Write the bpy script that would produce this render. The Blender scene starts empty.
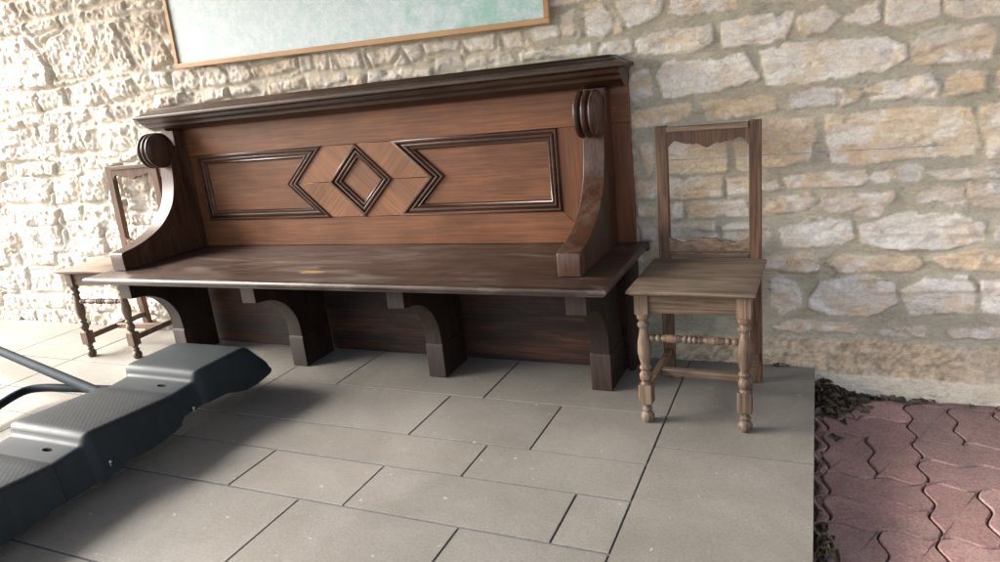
import bpy, bmesh, math, random
import numpy as np
from mathutils import Vector, Matrix
R_ = math.radians
scene = bpy.context.scene
col = scene.collection
random.seed(7)

# ---------------------------------------------------------------- camera
cam_d = bpy.data.cameras.new("camera")
cam = bpy.data.objects.new("camera", cam_d); col.objects.link(cam)
cam_d.sensor_width = 36.0
cam_d.lens = 699.916 / 1000 * 36.0
cam_d.clip_start = 0.02; cam_d.clip_end = 500
_right = Vector((0.91234474, 0.39673519, -0.10113492))
_down = Vector((0.0155948, -0.28051304, -0.95972352))
_fwd = Vector((-0.40912575, 0.87402153, -0.2621116))
m = Matrix((( _right.x, -_down.x, -_fwd.x, 0.69094), (_right.y, -_down.y, -_fwd.y, -2.5395),
            (_right.z, -_down.z, -_fwd.z, 1.05956), (0, 0, 0, 1)))
cam.matrix_world = m
scene.camera = cam

# ---------------------------------------------------------------- light
SUN_TO = Vector((-0.90, -0.26, 0.60)).normalized()      # towards the sun
world = bpy.data.worlds.new("World"); scene.world = world
world.use_nodes = True
wn = world.node_tree
bg = wn.nodes["Background"]; bg.inputs[1].default_value = 0.15
sky = wn.nodes.new("ShaderNodeTexSky"); sky.sky_type = 'NISHITA'; sky.sun_disc = False
sky.sun_elevation = math.asin(SUN_TO.z); sky.sun_rotation = math.atan2(SUN_TO.x, SUN_TO.y)
sky.air_density = 1.0; sky.dust_density = 4.0; sky.ozone_density = 1.0
hs = wn.nodes.new('ShaderNodeHueSaturation'); hs.inputs['Saturation'].default_value = .72
wn.links.new(sky.outputs[0], hs.inputs['Color']); wn.links.new(hs.outputs[0], bg.inputs[0])
sun_d = bpy.data.lights.new("sun", 'SUN'); sun_d.energy = 5.0; sun_d.angle = R_(42); sun_d.color = (1.0, 0.995, 0.985)
sun = bpy.data.objects.new("sun", sun_d); col.objects.link(sun)
sun.rotation_euler = SUN_TO.to_track_quat('Z', 'Y').to_euler(); sun.location = (-6, -3, 5)
scene.view_settings.view_transform = 'Standard'; scene.view_settings.look = 'None'
scene.view_settings.exposure = 1.85; scene.view_settings.gamma = 1.0
scene.cycles.max_bounces = 8

# ---------------------------------------------------------------- helpers
def tag(o, label=None, cat=None, group=None, kind=None):
    if label: o["label"] = label
    if cat: o["category"] = cat
    if group: o["group"] = group
    if kind: o["kind"] = kind
    return o
def empty(name, loc, rz=0):
    o = bpy.data.objects.new(name, None); col.objects.link(o)
    o.location = loc; o.rotation_euler = (0, 0, rz); o.empty_display_size = .1
    return o
def obj(name, bm, mat, parent=None, smooth=30, bevel=0, seg=2):
    bmesh.ops.recalc_face_normals(bm, faces=bm.faces)
    if smooth:
        for f in bm.faces: f.smooth = True
        for e in bm.edges:
            if len(e.link_faces) == 2 and e.calc_face_angle(0) > R_(smooth): e.smooth = False
    me = bpy.data.meshes.new(name); bm.to_mesh(me); bm.free()
    me.materials.append(mat)
    o = bpy.data.objects.new(name, me); col.objects.link(o)
    if parent: o.parent = parent
    if bevel:
        b = o.modifiers.new("bevel", 'BEVEL'); b.width = bevel; b.segments = seg; b.limit_method = 'ANGLE'; b.angle_limit = R_(35)
    return o
def box(bm, x0, x1, y0, y1, z0, z1):
    v = [bm.verts.new(p) for p in ((x0,y0,z0),(x1,y0,z0),(x1,y1,z0),(x0,y1,z0),(x0,y0,z1),(x1,y0,z1),(x1,y1,z1),(x0,y1,z1))]
    for f in ((0,3,2,1),(4,5,6,7),(0,1,5,4),(1,2,6,5),(2,3,7,6),(3,0,4,7)): bm.faces.new([v[i] for i in f])
    return v
def prism(bm, pts, a0, a1, axis='x'):
    """closed 2-D outline swept along an axis; outline coordinates are the two other axes in order"""
    def P(a, p):
        return {'x': (a, p[0], p[1]), 'y': (p[0], a, p[1]), 'z': (p[0], p[1], a)}[axis]
    A = [bm.verts.new(P(a0, p)) for p in pts]; B = [bm.verts.new(P(a1, p)) for p in pts]
    n = len(pts)
    f1 = bm.faces.new(A); f2 = bm.faces.new(B[::-1])
    for i in range(n): bm.faces.new((A[i], A[(i+1) % n], B[(i+1) % n], B[i]))
    f1.normal_update(); f2.normal_update()
    bmesh.ops.triangulate(bm, faces=[f1, f2])
def lathe(bm, prof, origin=(0,0,0), axis='z', seg=24, smoothn=1):
    """prof: list of (t, r) along the axis"""
    rings = []
    ox, oy, oz = origin
    for t, r in prof:
        ring = []
        for k in range(seg):
            a = 2*math.pi*k/seg; c, s = r*math.cos(a), r*math.sin(a)
            p = {'z': (ox+c, oy+s, oz+t), 'x': (ox+t, oy+c, oz+s), 'y': (ox+c, oy+t, oz+s)}[axis]
            ring.append(bm.verts.new(p))
        rings.append(ring)
    for a, b in zip(rings, rings[1:]):
        for k in range(seg): bm.faces.new((a[k], a[(k+1) % seg], b[(k+1) % seg], b[k]))
    bm.faces.new(rings[0][::-1]); bm.faces.new(rings[-1])
def cr(pts, n=6):
    """Catmull-Rom through points of any dimension"""
    P = [Vector(p) for p in pts]; P = [P[0]*2-P[1]] + P + [P[-1]*2-P[-2]]
    out = []
    for i in range(1, len(P)-2):
        for k in range(n):
            t = k/n
            out.append(.5*((2*P[i])+(P[i+1]-P[i-1])*t+(2*P[i-1]-5*P[i]+4*P[i+1]-P[i+2])*t*t+(3*P[i]-P[i-1]-3*P[i+1]+P[i+2])*t**3))
    out.append(P[-2]); return out
def tube(bm, pts, r, seg=16):
    pts = [Vector(p) for p in pts]; rings = []
    up = Vector((0, 0, 1))
    for i, p in enumerate(pts):
        d = (pts[min(i+1, len(pts)-1)] - pts[max(i-1, 0)]).normalized()
        s = d.cross(up)
        if s.length < .05: s = d.cross(Vector((1, 0, 0)))
        s.normalize(); u = s.cross(d)
        rings.append([bm.verts.new(p + s*r*math.cos(2*math.pi*k/seg) + u*r*math.sin(2*math.pi*k/seg)) for k in range(seg)])
    for a, b in zip(rings, rings[1:]):
        for k in range(seg): bm.faces.new((a[k], a[(k+1) % seg], b[(k+1) % seg], b[k]))
    bm.faces.new(rings[0][::-1]); bm.faces.new(rings[-1])

# ---------------------------------------------------------------- materials
class N:
    def __init__(s, name, rough=.6):
        s.m = bpy.data.materials.new(name); s.m.use_nodes = True
        s.t = s.m.node_tree; s.b = s.t.nodes["Principled BSDF"]; s.b.inputs["Roughness"].default_value = rough
    def n(s, typ, **kw):
        nd = s.t.nodes.new(typ)
        for k, v in kw.items():
            if k.startswith('i_'):
                key = k[2:]; key = int(key) if key.isdigit() else key.replace('_', ' ')
                nd.inputs[key].default_value = v
            else: setattr(nd, k, v)
        return nd
    def l(s, a, b): s.t.links.new(a, b)
    def noise(s, vec, scale, detail=4, rough=.55, dist=0):
        nd = s.n("ShaderNodeTexNoise"); nd.inputs["Scale"].default_value = scale; nd.inputs["Detail"].default_value = detail
        nd.inputs["Roughness"].default_value = rough; nd.inputs["Distortion"].default_value = dist
        s.l(vec, nd.inputs["Vector"]); return nd.outputs["Fac"]
    def ramp(s, fac, stops):
        nd = s.n("ShaderNodeValToRGB"); e = nd.color_ramp.elements
        while len(e) < len(stops): e.new(.5)
        for el, (p, c) in zip(e, stops): el.position = p; el.color = (*c, 1) if len(c) == 3 else c
        s.l(fac, nd.inputs[0]); return nd.outputs[0]
    def mix(s, fac, a, b, mode='MIX'):
        nd = s.n("ShaderNodeMix", data_type='RGBA', blend_type=mode)
        for inp, v in ((nd.inputs[0], fac), (nd.inputs[6], a), (nd.inputs[7], b)):
            if hasattr(v, 'links') or isinstance(v, bpy.types.NodeSocket): s.l(v, inp)
            else: inp.default_value = v if not isinstance(v, tuple) else ((*v, 1) if len(v) == 3 else v)
        return nd.outputs[2]
    def math(s, op, a, b=0., c=None):
        nd = s.n("ShaderNodeMath", operation=op)
        for i, v in enumerate((a, b) if c is None else (a, b, c)):
            if isinstance(v, bpy.types.NodeSocket): s.l(v, nd.inputs[i])
            else: nd.inputs[i].default_value = v
        return nd.outputs[0]
    def maprange(s, v, a, b, c, d):
        nd = s.n("ShaderNodeMapRange"); s.l(v, nd.inputs[0])
        for i, x in enumerate((a, b, c, d)): nd.inputs[i+1].default_value = x
        return nd.outputs[0]
    def obj(s): return s.n("ShaderNodeTexCoord").outputs["Object"]
    def mapping(s, vec, rot=(0,0,0), scale=(1,1,1), loc=(0,0,0)):
        nd = s.n("ShaderNodeMapping"); s.l(vec, nd.inputs[0])
        nd.inputs[1].default_value = loc; nd.inputs[2].default_value = rot; nd.inputs[3].default_value = scale
        return nd.outputs[0]
    def bump(s, h, strength, dist, normal=None):
        nd = s.n("ShaderNodeBump"); nd.inputs["Strength"].default_value = strength; nd.inputs["Distance"].default_value = dist
        s.l(h, nd.inputs["Height"])
        if normal: s.l(normal, nd.inputs["Normal"])
        return nd.outputs[0]
    def out(s, color=None, rough=None, normal=None):
        for v, k in ((color, "Base Color"), (rough, "Roughness"), (normal, "Normal")):
            if v is None: continue
            if isinstance(v, bpy.types.NodeSocket): s.l(v, s.b.inputs[k])
            else: s.b.inputs[k].default_value = (*v, 1) if isinstance(v, tuple) else v
        return s.m

def wood(name, dark, mid, light, grain='x', angle=0, rough=.42, worn=None, wornamt=0., coat=.0, bumpd=.0006, scale=1., pores=.55, spot=None, contrast=.6):
    if contrast < 1: dark, light = [tuple(m_+(x_-m_)*contrast for x_, m_ in zip(v_, mid)) for v_ in (dark, light)]
    q = N(name); c = q.obj()
    # random offset per object keeps boards from sharing one figure
    info = q.n("ShaderNodeObjectInfo")
    off = q.n("ShaderNodeVectorMath", operation='ADD')
    comb = q.n("ShaderNodeCombineXYZ")
    r1 = q.math('MULTIPLY', info.outputs["Random"], 7.0)
    q.l(r1, comb.inputs[0]); q.l(r1, comb.inputs[1]); q.l(r1, comb.inputs[2])
    if angle:
        rot = (0, angle, 0)
        v = q.mapping(c, rot=rot)
    else: v = c
    q.l(v, off.inputs[0]); q.l(comb.outputs[0], off.inputs[1])
    v = off.outputs[0]
    a, b = 1.6*scale, 13*scale
    sc = {'x': (a, b, b), 'y': (b, a, b), 'z': (b, b, a)}[grain]
    sf = {'x': (5, 150, 150), 'y': (150, 5, 150), 'z': (150, 150, 5)}[grain]
    v1 = q.mapping(v, scale=sc); v2 = q.mapping(v, scale=sf)
    big = q.noise(v1, 1.0, 6, .6, .9)
    fine = q.noise(v2, 1.0, 3, .6, .2)
    base = q.ramp(big, [(.30, dark), (.48, mid), (.70, light)])
    pr = q.maprange(fine, .38, .62, 1-pores, 1.12)
    gray = q.n("ShaderNodeCombineColor"); [q.l(pr, gray.inputs[i]) for i in range(3)]
    colr = q.mix(1.0, base, gray.outputs[0], 'MULTIPLY')
    blot = q.noise(v, 3.2, 5, .6, .4)
    colr = q.mix(1.0, colr, q.ramp(blot, [(.3, (.72, .72, .72)), (.7, (1.18, 1.15, 1.1))]), 'MULTIPLY')
    rg = q.maprange(blot, .3, .7, rough-.08, rough+.14)
    if worn:
        w = q.noise(q.mapping(v, scale={'x': (1.2, 4, 4), 'y': (4, 1.2, 4), 'z': (4, 4, 1.2)}[grain]), 2.3, 8, .68, .5)
        wf = q.maprange(w, .52, .72, 0, wornamt)
        colr = q.mix(wf, colr, worn)
        rg = q.math('ADD', rg, q.math('MULTIPLY', wf, .22))
    if spot:
        sp, rad, scol = spot
        d = q.n("ShaderNodeVectorMath", operation='SUBTRACT'); q.l(c, d.inputs[0]); d.inputs[1].default_value = sp
        mm = q.mapping(d.outputs[0], scale=(1/rad[0], 1/rad[1], 1/rad[2]))
        ln = q.n("ShaderNodeVectorMath", operation='LENGTH'); q.l(mm, ln.inputs[0])
        nz = q.noise(c, 60, 4, .7)
        f = q.maprange(q.math('ADD', ln.outputs["Value"], q.math('MULTIPLY', nz, 2.4)), 1.75, 1.95, 1, 0)
        colr = q.mix(q.math('MULTIPLY', f, .42), colr, scol)
    h = q.math('ADD', q.math('MULTIPLY', fine, pores), q.math('MULTIPLY', big, .4))
    nm = q.bump(h, .5, bumpd)
    q.b.inputs["Specular IOR Level"].default_value = .38; q.b.inputs["Coat Weight"].default_value = coat*.5; q.b.inputs["Coat Roughness"].default_value = .28
    return q.out(colr, rg, nm)
# ================================================================ the setting
# ---- tiled platform: slabs laid in bands, grout a few mm lower
q = N("stone_tile", .5); c = q.obj()
att = q.n("ShaderNodeAttribute", attribute_name="tint")
n1 = q.maprange(q.noise(c, 140, 5, .8), .3, .7, 0, 1); n2 = q.noise(c, 2.6, 8, .68, .5); n3 = q.noise(c, 38, 5, .7)
base = q.mix(n1, (.152, .138, .119), (.262, .240, .210))
base = q.mix(1.0, base, q.ramp(n2, [(.3, (.78, .76, .73)), (.7, (1.14, 1.14, 1.13))]), 'MULTIPLY')
base = q.mix(1.0, base, att.outputs["Color"], 'MULTIPLY')
sp = q.maprange(q.noise(c, 30, 3, .62), .68, .72, 0, .6)                # pale scuffs
base = q.mix(sp, base, (.52, .50, .47))
dk = q.maprange(q.noise(q.mapping(c, loc=(3, 5, 1)), 30, 2, .5), .755, .775, 0, .6)
base = q.mix(dk, base, (.12, .10, .08))
st = q.maprange(q.noise(q.mapping(c, loc=(9, 2, 0)), 1.7, 7, .66, .6), .50, .74, 0, .35)
base = q.mix(st, base, (.15, .125, .10))
rg = q.maprange(n3, .3, .7, .42, .62)
TILE = q.out(base, rg, q.bump(q.math('ADD', n1, q.math('MULTIPLY', n3, 1.2)), .35, .0008))
q = N("grout", .9); c = q.obj()
GROUT = q.out(q.ramp(q.noise(c, 60, 4, .7), [(.3, (.055, .056, .058)), (.7, (.12, .122, .126))]))

PZ = -0.097                                   # paver level below the platform
YB = [-.004, -.477, -.785, -.975, -1.195, -1.58, -1.885, -2.08, -2.30, -2.68, -2.99, -3.2, -3.45, -3.8, -4.2]
J = {0: [-1.04, -.39], 1: [-.52, -.09], 2: [-.23], 3: [-.91, -.49, .12], 4: [-.637, -.125], 5: [-1.0, -.42], 6: [-.7, .02],
     7: [-.95, -.3], 8: [-.6, -.1], 9: [-1.0, -.45, .05], 10: [-.8, -.2], 11: [-.5, .0], 12: [-.9, -.3], 13: [-.6]}
bm = bmesh.new(); tl = bm.loops.layers.float_color.new("tint"); G = .0031
def slab(x0, x1, y0, y1, t=None):
    t = t or random.uniform(.93, 1.05); w = random.uniform(-.012, .012)
    dz = random.uniform(-.0006, .0006); b = .0005
    x0 += G; x1 -= G; y0 += G+.0014; y1 -= G+.0014
    top = [bm.verts.new(p) for p in ((x0+b, y0+b, dz), (x1-b, y0+b, dz), (x1-b, y1-b, dz), (x0+b, y1-b, dz))]
    mid = [bm.verts.new(p) for p in ((x0, y0, dz-b), (x1, y0, dz-b), (x1, y1, dz-b), (x0, y1, dz-b))]
    lo = [bm.verts.new(p) for p in ((x0, y0, -.028), (x1, y0, -.028), (x1, y1, -.028), (x0, y1, -.028))]
    fs = [bm.faces.new(top)]
    for A, B in ((mid, top), (lo, mid)):
        for i in range(4): fs.append(bm.faces.new((A[i], A[(i+1) % 4], B[(i+1) % 4], B[i])))
    for f in fs:
        for l in f.loops: l[tl] = (t+w, t, t-w, 1)
for i in range(len(YB)-1):
    y1, y0 = YB[i], YB[i+1]
    xs = [-1.345] + J.get(i, []) + [.267]
    for a, b in zip(xs, xs[1:]): slab(a, b, y0, y1)
    if i == 0: slab(-2.63, -2.0, y0, y1); slab(-2.0, -1.345, y0, y1)
    else:
        sft = random.uniform(-.25, .25); xx = [-2.63, -2.0+sft, -1.345]
        for a, b in zip(xx, xx[1:]): slab(a, b, y0, y1)
    xl = -2.63; widths = [.49, .66, .9, .7, .8]
    for w in widths: slab(xl-w, xl, y0, y1); xl -= w
yy = [-.004, -.681, -1.36, -2.04, -2.7, -3.4, -4.2]
for a, b in zip(yy, yy[1:]): slab(.267, .702, b, a)
floor = obj("platform_tiles", bm, TILE, smooth=0); tag(floor, kind="structure")
bm = bmesh.new(); box(bm, -6.18, .699, -4.2, -.006, PZ-.05, -.0042)
tag(obj("platform_base", bm, GROUT, smooth=0), kind="structure")

# ---- red concrete pavers in a basket weave with wavy edges
q = N("red_paver", .85); c = q.obj(); att = q.n("ShaderNodeAttribute", attribute_name="tint")
n1 = q.maprange(q.noise(c, 150, 4, .8), .3, .7, 0, 1); n2 = q.noise(c, 7, 6, .65)
base = q.mix(n1, (.21, .108, .092), (.50, .325, .285))
dustp = q.maprange(q.noise(c, 12, 6, .7), .5, .7, 0, .35); base = q.mix(dustp, base, (.42, .33, .29))
base = q.mix(1.0, base, q.ramp(n2, [(.28, (.66, .68, .7)), (.7, (1.12, 1.06, 1.04))]), 'MULTIPLY')
base = q.mix(1.0, base, att.outputs["Color"], 'MULTIPLY')
PAVER = q.out(base, .85, q.bump(n1, .5, .0012))
q = N("joint_sand", .95); c = q.obj()
SAND = q.out(q.ramp(q.noise(c, 90, 4, .7), [(.3, (.05, .04, .033)), (.7, (.12, .10, .08))]))
bm = bmesh.new(); tl = bm.loops.layers.float_color.new("tint"); L = .25
def wave(t):                                   # t in 0..1 along one cell side
    u = (t*2) % 1.0
    v = math.sin(2*math.pi*u); return .0105*v*abs(v)**.25
def side(p, qd, n=16):
    (x0, y0), (x1, y1) = p, qd; out = []
    for k in range(n):
        t = k/n; x = x0+(x1-x0)*t; y = y0+(y1-y0)*t
        if abs(x1-x0) > abs(y1-y0): out.append((x, y + wave((x-.73)/L)))
        else: out.append((x + wave((y+.55)/L), y))
    return out
def paver(x0, x1, y0, y1):
    P = side((x0, y0), (x1, y0)) + side((x1, y0), (x1, y1)) + side((x1, y1), (x0, y1)) + side((x0, y1), (x0, y0))
    cx, cy = (x0+x1)/2, (y0+y1)/2; n = len(P)
    z = PZ + random.uniform(-.0015, .0015); tx, ty = random.uniform(-.012, .012), random.uniform(-.012, .012)
    def ins(d, dz):
        r = []
        for i in range(n):
            a = Vector(P[i-1]); b = Vector(P[(i+1) % n]); t = (b-a).normalized(); nrm = Vector((-t.y, t.x))
            p = Vector(P[i]) + nrm*d
            r.append(bm.verts.new((p.x, p.y, z+dz+(p.x-cx)*tx+(p.y-cy)*ty)))
        return r
    R0, R1, R2 = ins(.0028, -.03), ins(.0028, -.0045), ins(.0060, 0)
    t = random.uniform(.8, 1.12); w = random.uniform(-.05, .05); cv = bm.verts.new((cx, cy, z)); fs = [bm.faces.new((R2[i], R2[(i+1) % n], cv)) for i in range(n)]
    for A, B in ((R0, R1), (R1, R2)):
        for i in range(n): fs.append(bm.faces.new((A[i], A[(i+1) % n], B[(i+1) % n], B[i])))
    for f in fs:
        for l in f.loops: l[tl] = (t+w, t, t, 1)
for i in range(0, 9):
    for j in range(-12, 3):
        x0 = .73 + (i-1)*L; y0 = -.55 + j*L
        x1, y1 = x0+L, y0+L
        if x0 < .705: x0 = .705
        if y0 > -.03: continue
        y1 = min(y1, -.008)
        horiz = (i + j) % 2 == 0
        if x1-x0 < .06: paver(x0, x1, y0, y0+L/2 if y1 > y0+L/2 else y1); (paver(x0, x1, y0+L/2, y1) if y1 > y0+L/2+.02 else None); continue
        if horiz:
            paver(x0, x1, y0, min(y0+L/2, y1))
            if y1 > y0+L/2+.02: paver(x0, x1, y0+L/2, y1)
        else: paver(x0, x0+L/2, y0, y1); paver(x0+L/2, x1, y0, y1)
tag(obj("paved_path", bm, PAVER, smooth=0), kind="structure")
bm = bmesh.new(); box(bm, -60, 60, -60, 30, PZ-.35, PZ-.010)
q = N("ground_gravel", .95); c = q.obj()
GRAVEL = q.out(q.ramp(q.noise(c, 40, 6, .7), [(.3, (.05, .036, .03)), (.7, (.11, .085, .072))]))
tag(obj("ground", bm, GRAVEL, smooth=0), kind="structure")

# ---- the rubble wall: a height field whose stones follow the photograph
STONES = """w -150,1296 -95,1308 -102,1225 -147,1222
w -60,1315 10,1322 31,1256 24,1210 -50,1211
w 60,1314 215,1308 205,1256 155,1232 97,1220 74,1266
w 238,1305 444,1290 447,1231 283,1235 233,1253
w -17,1182 94,1181 101,1141 58,1130 -19,1142
c 115,1171 170,1192 367,1199 374,1136 279,1117 125,1122
g 93,1073 156,1083 165,985 109,970 84,993
w 181,1072 239,1094 471,1091 519,1007 394,981 201,974
o 81,935 192,950 298,951 297,901 164,883 78,881
o 326,951 566,953 570,899 353,889
w 401,1193 523,1210 622,1201 594,1125 526,1119 404,1118
c 630,1185 708,1214 753,1169 717,1132 655,1125 634,1149
c 763,1161 808,1203 856,1207 861,1148 816,1140 776,1149
c 878,1200 1013,1191 1016,1135 900,1123 874,1140
c 1026,1180 1182,1177 1186,1122 1071,1128 1034,1146
w 520,1093 592,1111 888,1097 937,1070 942,1028 879,993 664,982 542,986
c 952,1082 1036,1112 1142,1099 1161,1077 1149,999 962,1005
g 614,960 699,966 751,955 749,903 615,907
o 758,954 816,934 810,913 763,895
c 829,948 1007,976 1030,943 1026,908 843,906
o 1048,955 1074,976 1146,959 1146,911 1047,906
o 1164,957 1203,966 1209,892 1170,916
o 512,881 683,871 695,794 671,733 594,717 504,726
y 715,872 817,879 1024,876 1111,862 1131,787 1132,719 943,722 836,709 739,722 723,800
y 1135,864 1210,885 1222,717 1163,713 1143,786
p 587,673 668,694 837,693 848,670 824,644 602,644
g 848,670 877,691 976,701 996,686 985,652 872,649
c 1010,674 1224,689 1227,653 1049,653
p 522,660 564,674 591,641 519,639
p 522,577 579,617 669,626 698,593 655,569 526,552
p 705,612 920,621 928,597 883,544 713,568
p 993,618 1044,635 1108,621 1107,576 1079,570 995,587
p 1113,639 1228,642 1234,554 1129,576
w 584,509 699,540 800,530 816,465 774,441 588,441
w 828,513 976,553 1099,546 1168,507 1168,462 1087,431 928,432 837,456
w 1192,507 1237,521 1242,446 1202,461
p 518,527 549,509 553,467 518,433
o 528,402 682,424 711,387 707,349 596,354 533,364
o 734,382 775,413 994,408 1016,383 979,358 767,350
o 1019,398 1156,428 1258,413 1262,365 1096,359
w 552,326 592,337 645,305 646,222 592,192 552,225
w 679,262 712,317 849,346 934,311 945,243 880,203 733,198 675,223
w 952,290 1022,338 1129,344 1159,315 1153,224 986,213
w 1171,325 1263,346 1274,208 1185,225
p 557,157 637,177 836,164 828,136 578,135
p 882,144 1022,172 1041,136 901,123
p 1091,154 1276,178 1279,143 1109,129
c 105,823 156,825 157,729 136,709
y 175,789 236,820 408,818 411,707 202,708
y 431,812 499,798 499,702 448,710
o 203,691 392,688 395,623 209,619
o 411,682 499,683 498,624 414,617
o 203,598 249,607 252,550 206,546
o 263,602 471,606 479,555 272,545
c 195,530 365,532 373,470 213,461
c 384,522 498,535 497,464 393,470
p 88,686 155,688 158,626 90,628
p 93,602 157,600 155,558 92,554
p 96,522 154,531 151,467 103,467
c -2060,1287 -1962,1293 -1914,1244 -1940,1207 -2074,1214
c -1907,1293 -1778,1287 -1726,1231 -1741,1205 -1906,1215
c -1734,1286 -1624,1282 -1595,1229 -1635,1211 -1723,1214
o -1601,1261 -1339,1280 -1348,1240 -1490,1218 -1575,1221
c -1326,1278 -1259,1281 -1264,1226 -1325,1222
c -1241,1274 -1182,1278 -1187,1218 -1240,1213
c -1138,1273 -1020,1269 -1013,1210 -1105,1214
c -973,1259 -828,1271 -873,1214 -958,1209
c -1960,1192 -1761,1185 -1755,1151 -1959,1141
c -1732,1182 -1626,1189 -1575,1162 -1724,1154
o -1520,1184 -1332,1192 -1326,1155 -1522,1147
c -1306,1184 -1110,1190 -1116,1160 -1288,1146
w -987,1182 -832,1176 -838,1138 -994,1144
o -2246,1172 -2027,1181 -2003,1156 -2252,1155
c -814,1264 -731,1264 -732,1216 -776,1201
c -714,1262 -571,1260 -575,1232 -702,1222
c -549,1262 -412,1264 -423,1214 -521,1221
w -376,1255 -303,1259 -308,1205 -371,1204
w -287,1266 -162,1260 -155,1223 -245,1221
c -926,1182 -698,1168 -703,1139 -931,1152
c -671,1194 -568,1198 -566,1169 -672,1150
c -547,1186 -459,1190 -456,1166 -545,1161
w -449,1180 -363,1180 -345,1154 -447,1151
w -321,1179 -51,1189 -44,1157 -313,1156
w -3259,1755 -3076,1736 -3040,1647 -3144,1627 -3311,1648
c -2985,1729 -2793,1713 -2577,1693 -2645,1650 -2909,1652 -2974,1672
c -2997,1619 -2830,1626 -2792,1588 -2960,1576
c -2742,1625 -2585,1631 -2592,1589 -2738,1592
c -2553,1627 -2291,1633 -2275,1590 -2436,1585 -2548,1594
w -3342,1582 -3056,1570 -2964,1480 -2908,1394 -2932,1316 -3090,1319 -3458,1342
c -2872,1526 -2715,1562 -2479,1559 -2436,1453 -2441,1346 -2631,1332 -2872,1351 -2881,1460
c -2434,1548 -2384,1552 -2302,1353 -2332,1334 -2410,1343 -2444,1475
o -2307,1542 -2177,1515 -2105,1455 -2050,1346 -2197,1315 -2264,1349 -2290,1457
o -2254,1561 -2044,1554 -2037,1457 -2087,1463 -2144,1521
c -2170,1626 -2044,1598 -2065,1581 -2272,1599
c -3045,1292 -2857,1298 -2854,1216 -3042,1208
w -2805,1293 -2644,1300 -2589,1216 -2648,1198 -2821,1207
c -2557,1303 -2348,1288 -2309,1213 -2507,1209
c -2327,1302 -2096,1294 -2084,1235 -2271,1231
w -3193,1305 -3086,1284 -3102,1225 -3210,1222
w -3474,1306 -3227,1272 -3221,1199 -3544,1162
c -3034,1184 -2724,1182 -2707,1134 -2842,1110 -3042,1118
c -2681,1178 -2566,1186 -2543,1110 -2664,1108
c -2499,1186 -2343,1161 -2405,1122 -2506,1119
o -2320,1181 -2035,1199 -2048,1158 -2307,1125
c -2946,1128 -2807,1096 -2787,974 -2989,981
c -2794,1084 -2618,1077 -2623,975 -2771,973
c -2601,1081 -2400,1077 -2413,952 -2612,964
w -3116,1119 -3005,1111 -3032,1045 -3127,1029
w -3110,1028 -3009,1016 -3032,960 -3129,983
w -3425,1106 -3164,1111 -3178,951 -3476,956
w -3013,942 -2884,941 -2908,880 -3027,886
c -2857,945 -2733,943 -2747,883 -2860,872
c -2540,943 -2435,932 -2459,906 -2551,911
o -3486,933 -3065,922 -3088,866 -3495,873
w -3530,838 -3290,863 -3143,821 -3204,717 -3561,728
w -3098,843 -2955,848 -2970,721 -3137,703
c -2883,833 -2698,859 -2735,714 -2906,708
c -2654,845 -2583,842 -2598,732 -2662,734
c -2564,830 -2391,833 -2433,660 -2578,652
w -3637,692 -3288,695 -3134,667 -3186,583 -3684,592
w -3094,678 -2949,685 -2959,615 -3111,612
c -2917,679 -2731,679 -2773,564 -2938,579
c -3105,590 -2819,598 -2833,509 -3122,498
w -3542,571 -3169,578 -3192,472 -3576,446
o -3738,475 -3678,461 -3702,361 -3798,346
w -3561,432 -3263,445 -3277,364 -3577,348
c -3045,498 -2815,508 -2829,418 -3042,405
w -3815,310 -3561,334 -3596,204 -3867,199
w -3531,306 -3261,302 -3283,197 -3559,191
w -3841,155 -3277,162 -3282,98 -3883,64
w -3136,214 -2831,207 -2851,153 -3143,145
c -2629,159 -2448,177 -2464,72 -2620,80"""
rng = np.random.default_rng(11)
xs = np.concatenate([np.arange(-6.2, -4.1, .04), np.arange(-4.1, 1.55, .0062), np.arange(1.56, 4.2, .04)])
zs = np.concatenate([np.arange(-.16, 1.86, .0062), np.arange(1.88, 2.62, .04)])
X, Z = np.meshgrid(xs, zs)
def vnoise(X, Z, f, seed):
    r = np.random.default_rng(seed); T = r.random((257, 257))
    u = (X+20)*f; v = (Z+20)*f
    iu = np.floor(u).astype(int); iv = np.floor(v).astype(int); fu = u-iu; fv = v-iv
    fu = fu*fu*fu*(fu*(6*fu-15)+10); fv = fv*fv*fv*(fv*(6*fv-15)+10)
    g = lambda a, b: T[a % 257, b % 257]
    return (g(iu, iv)*(1-fu)*(1-fv)+g(iu+1, iv)*fu*(1-fv)+g(iu, iv+1)*(1-fu)*fv+g(iu+1, iv+1)*fu*fv)*2-1
def fbm(X, Z, f, seed, o=4, g=.5):
    s = 0; a = 1.
    for k in range(o): s = s + a*vnoise(X+k*3.7, Z+k*1.3, f*2**k, seed+k); a *= g
    return s
WX = X + .0045*fbm(X, Z, 12, 1, 4, .6) ; WZ = Z + .0045*fbm(X, Z, 13, 9, 4, .6)
def sdf(P, X, Z):
    d = np.full(X.shape, 1e9); s = np.ones(X.shape); n = len(P)
    for i in range(n):
        a = P[i]; b = P[i-1]
        ex, ez = b[0]-a[0], b[1]-a[1]; wx, wz = X-a[0], Z-a[1]
        t = np.clip((wx*ex+wz*ez)/(ex*ex+ez*ez+1e-12), 0, 1)
        d = np.minimum(d, (wx-ex*t)**2+(wz-ez*t)**2)
        c1 = Z >= a[1]; c2 = Z < b[1]; c3 = ex*wz > ez*wx
        k = (c1 & c2 & c3) | (~c1 & ~c2 & ~c3); s = np.where(k, -s, s)
    return s*np.sqrt(d)
PAL = dict(w=(.76, .72, .645), c=(.72, .66, .56), o=(.68, .55, .40), y=(.73, .62, .46), p=(.62, .54, .455), g=(.66, .635, .585))
stones = []
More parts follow.
